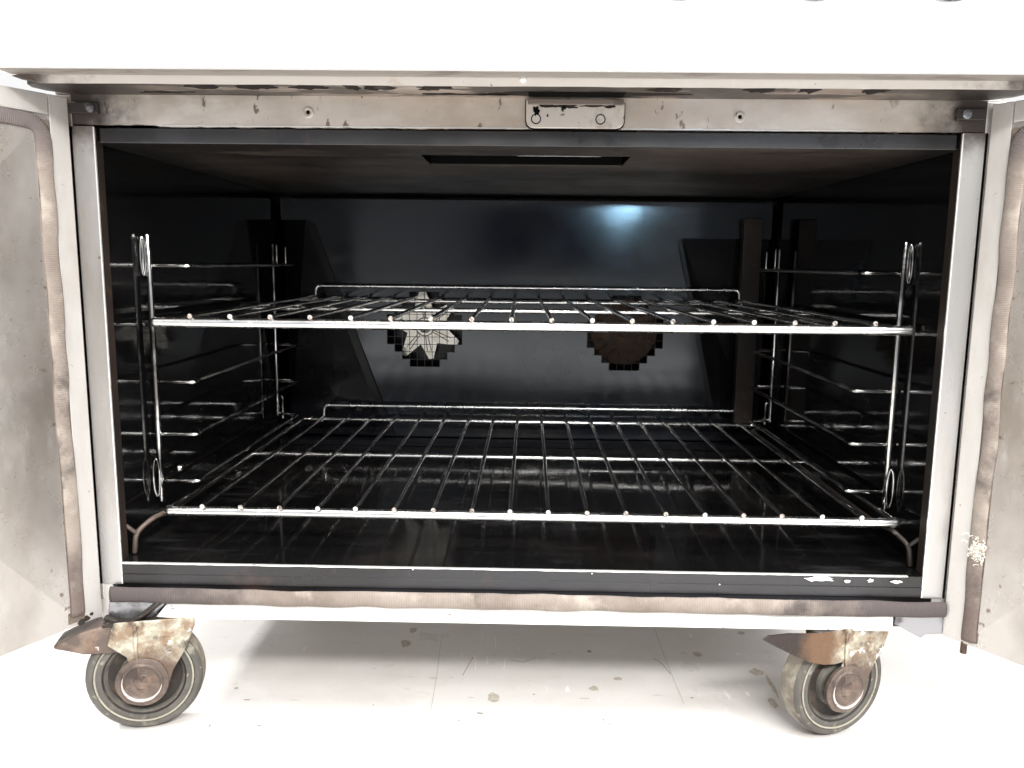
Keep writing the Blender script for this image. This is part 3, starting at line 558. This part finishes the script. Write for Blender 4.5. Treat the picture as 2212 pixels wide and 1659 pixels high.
# ------------------------------------------------------------------ doors (open 118 and 125 degrees)
def door(s, phi, ztop, zbot, px):
    root = empty('oven_door', (0, 0, 0), oven); 
    P0 = Vector((px, -.003, 0)); c, sn = math.cos(R_(phi)), math.sin(R_(phi))
    d = Vector((-s * c, -sn, 0)); nrm = Vector((-s * sn, c, 0))            # along the door, out of its inner face
    # local frame: X along door from hinge, Y out of inner face, Z up
    m = Matrix(((d.x, nrm.x, 0, P0.x), (d.y, nrm.y, 0, P0.y), (0, 0, 1, 0), (0, 0, 0, 1)))
    root.matrix_local = Matrix.Translation((0, -.3, -FZ)) @ m
    Wd = .352
    bm = NB()
    box(bm, (0, -.036, zbot), (Wd, -.0008, ztop)); link('door_body', bm, 'rim', root, bevel=.002)
    bm = NB()   # raised perimeter rim
    box(bm, (0, -.0006, zbot + .0), (.0155, .0012, ztop)); box(bm, (.0157, -.0006, ztop - .0155), (Wd, .0012, ztop)); box(bm, (Wd - .015, -.0006, zbot), (Wd, .0012, ztop - .0157))
    link('door_rim', bm, 'rim', root, bevel=.0008)
    # cross-broken inner panel
    bm = NB(); x0, x1, z0, z1 = .0170, Wd - .016, zbot + .0004, ztop - .017
    cxm, czm = (x0 + x1) / 2, (z0 + z1) / 2
    pin = [(x0, .0008, z0), (x1, .0008, z0), (x1, .0008, z1), (x0, .0008, z1)]
    dd = .095; inn = [(x0 + dd, .0085, z0 + dd * 1.2), (x1 - dd, .0085, z0 + dd * 1.2), (x1 - dd, .0085, z1 - dd), (x0 + dd, .0085, z1 - dd)]
    for i in range(4): quad(bm, [pin[i], pin[(i + 1) % 4], inn[(i + 1) % 4], inn[i]])
    quad(bm, inn); link('inner_panel', bm, 'steel', root)
    # woven seal round top and hinge side, over a dark strip painted for grime and shade
    bm = NB(); n = 120; lft = []; rgt = []
    for i in range(n + 1):
        zz = zbot + .004 + (ztop - .024 - zbot) * i / n; lft.append((.0160, .0014, zz)); rgt.append((.0292 + wob(zz + s, 45, .0022), .0014, zz))
    prism(bm, lft + rgt[::-1], (0, .0003, 0)); link('seal_grime_shade', bm, 'grime_shade', root)
    gx = .0218
    zb = zbot + (.010 if s < 0 else .004)
    pts = [(gx, .0022, zb), (gx - .0008, .0022, zbot + .10), (gx + .0010, .0022, zbot + .2), (gx - .0004, .0022, zbot + .3)] + [tuple(v) for v in fillet([(gx, .0022, ztop - .06), (gx, .0022, ztop - .0215), (.06, .0022, ztop - .0215)], .014, 6)] + [(Wd - .02, .0022, ztop - .0215)]
    rope('door_seal', pts, .0062, .36, (0, 1, 0), root, .0009 if s < 0 else .0012, 22)
    if s > 0:   # frayed spot in the seal
        bm = NB(); rr = random.Random(3)
        for k in range(110):
            p = Vector((gx + rr.gauss(0, .0026), .0040, .2520 + rr.gauss(0, .0042))); q = [p]
            for j in range(4): q.append(q[-1] + Vector((rr.uniform(-.0022, .0022), rr.uniform(-.0006, .0014), rr.uniform(-.0022, .0022))))
            tube(bm, q, .00035, 4)
        link('frayed_fibres', bm, 'fibre', root)
        bm = NB(); tube(bm, [(.012, -.012, zbot - .014), (.012, -.012, zbot + .002)], .0026, 12); link('hinge_pin', bm, 'rust', root, smooth=40)
    else:
        bm = NB()
        for k, (bx, bz, br) in enumerate(((.0145, zbot + .0035, .0028), (.0190, zbot + .002, .0034), (.010, zbot + .006, .0016))):
            prism(bm, [(bx + br * math.cos(a) * (1 + .5 * noise.noise(Vector((a, k, 2)))), .0014, bz + br * .8 * math.sin(a) * (1 + .5 * noise.noise(Vector((a, k, 9))))) for a in [2 * math.pi * i / 14 for i in range(14)]], (0, .0006, 0))
        link('torn_edge', bm, 'soot', root)
    return root
door(-1, 118, .6015, .1727, -.3590)
door(1, 125, .6015, .1692, .3600)

# ------------------------------------------------------------------ castors
def castor(cx, cy, ang, s, front=True, pedal=True):
    root = empty('castor', (0, 0, 0), oven); root.location = (cx, cy - .3, 0); root.rotation_euler = (0, 0, R_(ang)); root.scale = (1, .8, 1)
    r = .0480; z = r + .0003; zt = .1715 - FZ
    A = Matrix.Translation((0, 0, z))
    bm = NB(); disc_lathe(bm, [(.0405, .0125), (.0415, .0140), (.0445, .0140), (.0470, .0110), (r, .0060), (r, -.0060), (.0470, -.0110), (.0445, -.0140), (.0405, -.0140), (.0405, .0125)], 64, A)
    link('tyre', bm, 'rubber', root, smooth=35)
    bm = NB(); disc_lathe(bm, [(.0474, .0104), (r + .0002, .0060), (r + .0002, -.0060), (.0474, -.0104)], 64, A); link('tread', bm, 'tread', root, smooth=35)
    bm = NB(); tube(bm, [Vector((.0398 * math.cos(a), -.0136, z + .0398 * math.sin(a))) for a in [2 * math.pi * k / 64 for k in range(64)]], .0009, 8, closed=True, up=(0, 1, 0)); link('tyre_bead', bm, 'rubber_pale', root, smooth=True)
    bm = NB(); disc_lathe(bm, [(.0394, -.012), (.0394, .0132), (.0345, .0132), (.0315, .0110), (.0300, .0070), (.0215, .0060), (.0205, .0110), (0, .0110), (0, -.012), (.0394, -.012)], 64, A); link('wheel', bm, ['rubber'], root, smooth=35)
    bm = NB(); disc_lathe(bm, [(.0342, .0136), (.0325, .0116), (.0305, .0076), (.0216, .0066), (.0206, .0066)], 64, A); link('wheel_groove', bm, 'rubber_dark', root, smooth=35)
    # cheek ends in a round boss over the axle, with a dished cap
    bm = NB(); disc_lathe(bm, [(.0215, .0200), (.0215, .0238), (.0205, .0246), (.0172, .0248), (.0164, .0262), (.0152, .0264), (.0145, .0250), (.0120, .0240), (.0070, .0238), (.0058, .0250), (0, .0252)], 48, A)
    for v in bm.verts: v.co += Vector((0, 0, 0)) + Vector((1, 0, 1)) * .0006 * noise.noise(v.co * 120)
    rr = random.Random(int(abs(cx) * 1000))
    link('hub_cap', bm, 'rust', root, smooth=45)
    bm = NB(); tube(bm, [Vector((.0158 * math.cos(a), -.0262, z + .0158 * math.sin(a))) for a in [R_(160 + 190 * k / 30) for k in range(31)]], lambda i_, l: .0012 * math.sin(math.pi * (i_ + .6) / 31.2) + .0002, 8, up=(0, 1, 0), dome=True); link('worn_rim', bm, 'wornrim', root, smooth=True)
    arc = [(.0215 * math.cos(R_(q)), .0215 * math.sin(R_(q))) for q in range(10, -200, -15)]
    if pedal: fr = [(-.0200, .0545), (.0440, .0545), (.0440, .0470), (.0350, .0250), (.0250, .0080)] + arc[1:] + [(-.0170, .0130), (-.0105, .0170), (-.0115, .0230), (-.0260, .0350)]
    else: fr = [(-.0050, .0545), (.0440, .0540), (.0430, .0480), (.0375, .0300), (.0300, .0200), (.0235, .0060)] + arc[1:] + [(-.0160, .0140), (-.0070, .0190), (-.0050, .0250), (-.0140, .0243), (-.0260, .0258), (-.0400, .0302), (-.0560, .0385), (-.0760, .0500), (-.0900, .0585), (-.0840, .0612), (-.0640, .0600), (-.0300, .0545)]
    bk_ = [(-.0200, .0545), (.0360, .0545), (.0300, .0200)] + arc[1:] + [(-.0150, .0200)]
    for nm, yy, out in (('fork', -.0225, fr), ('fork', .0180, bk_)):
        bm = NB(); prism(bm, [(x, yy, z + q) for x, q in out], (0, .0025, 0)); 
        link(nm, bm, 'zinc' if pedal else 'zinc_dark', root, bevel=.0010)
    bm = NB(); tube(bm, [(-.0035, -.0232, z + .050), (-.0035, -.0236, z + .028), (-.0020, -.0238, z + .004)], lambda i_, l: (.0018, .0014, .0006)[i_], 8, dome=True); link('fork_crease', bm, 'zinc', root, smooth=True)
    bm = NB(); box(bm, (-.030, -.019, zt - .0028), (.032, .030, zt - .0004), 0); link('top_plate', bm, 'soot', root, bevel=.0006)
    bm = NB(); disc_lathe(bm, [(.019, -.003), (.020, .0), (.019, .004), (.014, .007), (0, .007), (0, -.003), (.019, -.003)], 40, Matrix.Translation((0, 0, zt - .0085)) @ Matrix.Rotation(R_(90), 4, 'X')); link('swivel_race', bm, 'soot', root, smooth=40)
    if pedal:
        bm = NB(); pr = [(-.016, .0490), (-.030, .0500), (-.052, .0450), (-.0740, .0350), (-.0725, .0320), (-.062, .0290), (-.050, .0255), (-.030, .0240), (-.008, .0260), (-.006, .042)]
        pr = [(x + .005 + .0012 * noise.noise(Vector((i * 1.7, 0, 3))), q + .002 + .0012 * noise.noise(Vector((i * 2.7, 5, 3)))) for i, (x, q) in enumerate(pr)]
        prism(bm, [(x, -.0180, z + q) for x, q in pr], (0, .034, 0)); link('brake_pedal', bm, 'rust', root, bevel=.0035, smooth=50)
    else:
        pass
    return root
castor(-.3255, .003, 14, 1, pedal=True)
castor(.2760, .014, 21, 1, pedal=False)
castor(-.30, .62, 0, 1, pedal=False); castor(.30, .62, 0, 1, pedal=False)

# ------------------------------------------------------------------ oven racks
def rack(z, y0, xc, rot, label):
    root = empty('oven_rack', (xc, y0, z)); root.rotation_euler = (0, 0, rot); tag(root, label, 'oven rack', 'wire racks inside the oven')
    h, D = .3225, .4297; r = .0043
    bm = NB(); tube(bm, fillet([(-h, .004, 0), (-h, 0, 0), (h, 0, 0), (h, .004, 0)], .004), r, 14, dome=True); link('front_bar', bm, 'chrome', root, smooth=True)
    for s in (-1, 1):
        bm = NB(); tube(bm, fillet([(s * h, .003, 0), (s * h, D, 0), (s * (h - .012), D, 0)], .008), .0027, 12, dome=True)
        link('side_bar', bm, 'chrome_dull', root, smooth=True)
    bm = NB(); tube(bm, [(-h + .012, D, 0), (h - .012, D, 0)], .0027, 12, dome=True); link('rear_bar', bm, 'chrome', root, smooth=True)
    bm = NB(); tube(bm, [(-h, D * .51, 0), (h, D * .51, 0)], .0028, 12, dome=True); link('cross_bar', bm, 'chrome', root, smooth=True)
    for i in range(18):
        x = -.2895 + .579 * i / 17
        dx_ = [random.uniform(-.0008, .0008) for _ in range(4)]; bm = NB(); tube(bm, [(x + dx_[0] * .6, -.0048 + dx_[1], .0058), (x + dx_[2] * .7, D * .25, .0057 + dx_[1] * .5), (x, D * .51, .0057), (x + dx_[3] * .7, D * .75, .0054 + dx_[0] * .5), (x + dx_[1] * .5, D + .004, .0052)], .0021, 12, capmi=1)
        link('wire', bm, ['chrome_dull', random.choice(['cut', 'cut_dull', 'cut_rust'])], root, smooth=40)
    bm = NB(); hs = .2925
    tube(bm, fillet([(-hs, D - .010, .001), (-hs, D + .002, .001), (-hs, D + .004, .0195), (hs, D + .004, .0195), (hs, D + .002, .001), (hs, D - .010, .001)], .007), .0021, 10, dome=True)
    link('back_stop', bm, 'chrome', root, smooth=True)
    return root
rack(.4239, .0324, .0082, .0100, 'upper chrome wire oven rack at eye level in front of the fan grilles')
rack(.2550, .035, .0085, -.003, 'lower chrome wire oven rack just above the black oven floor')
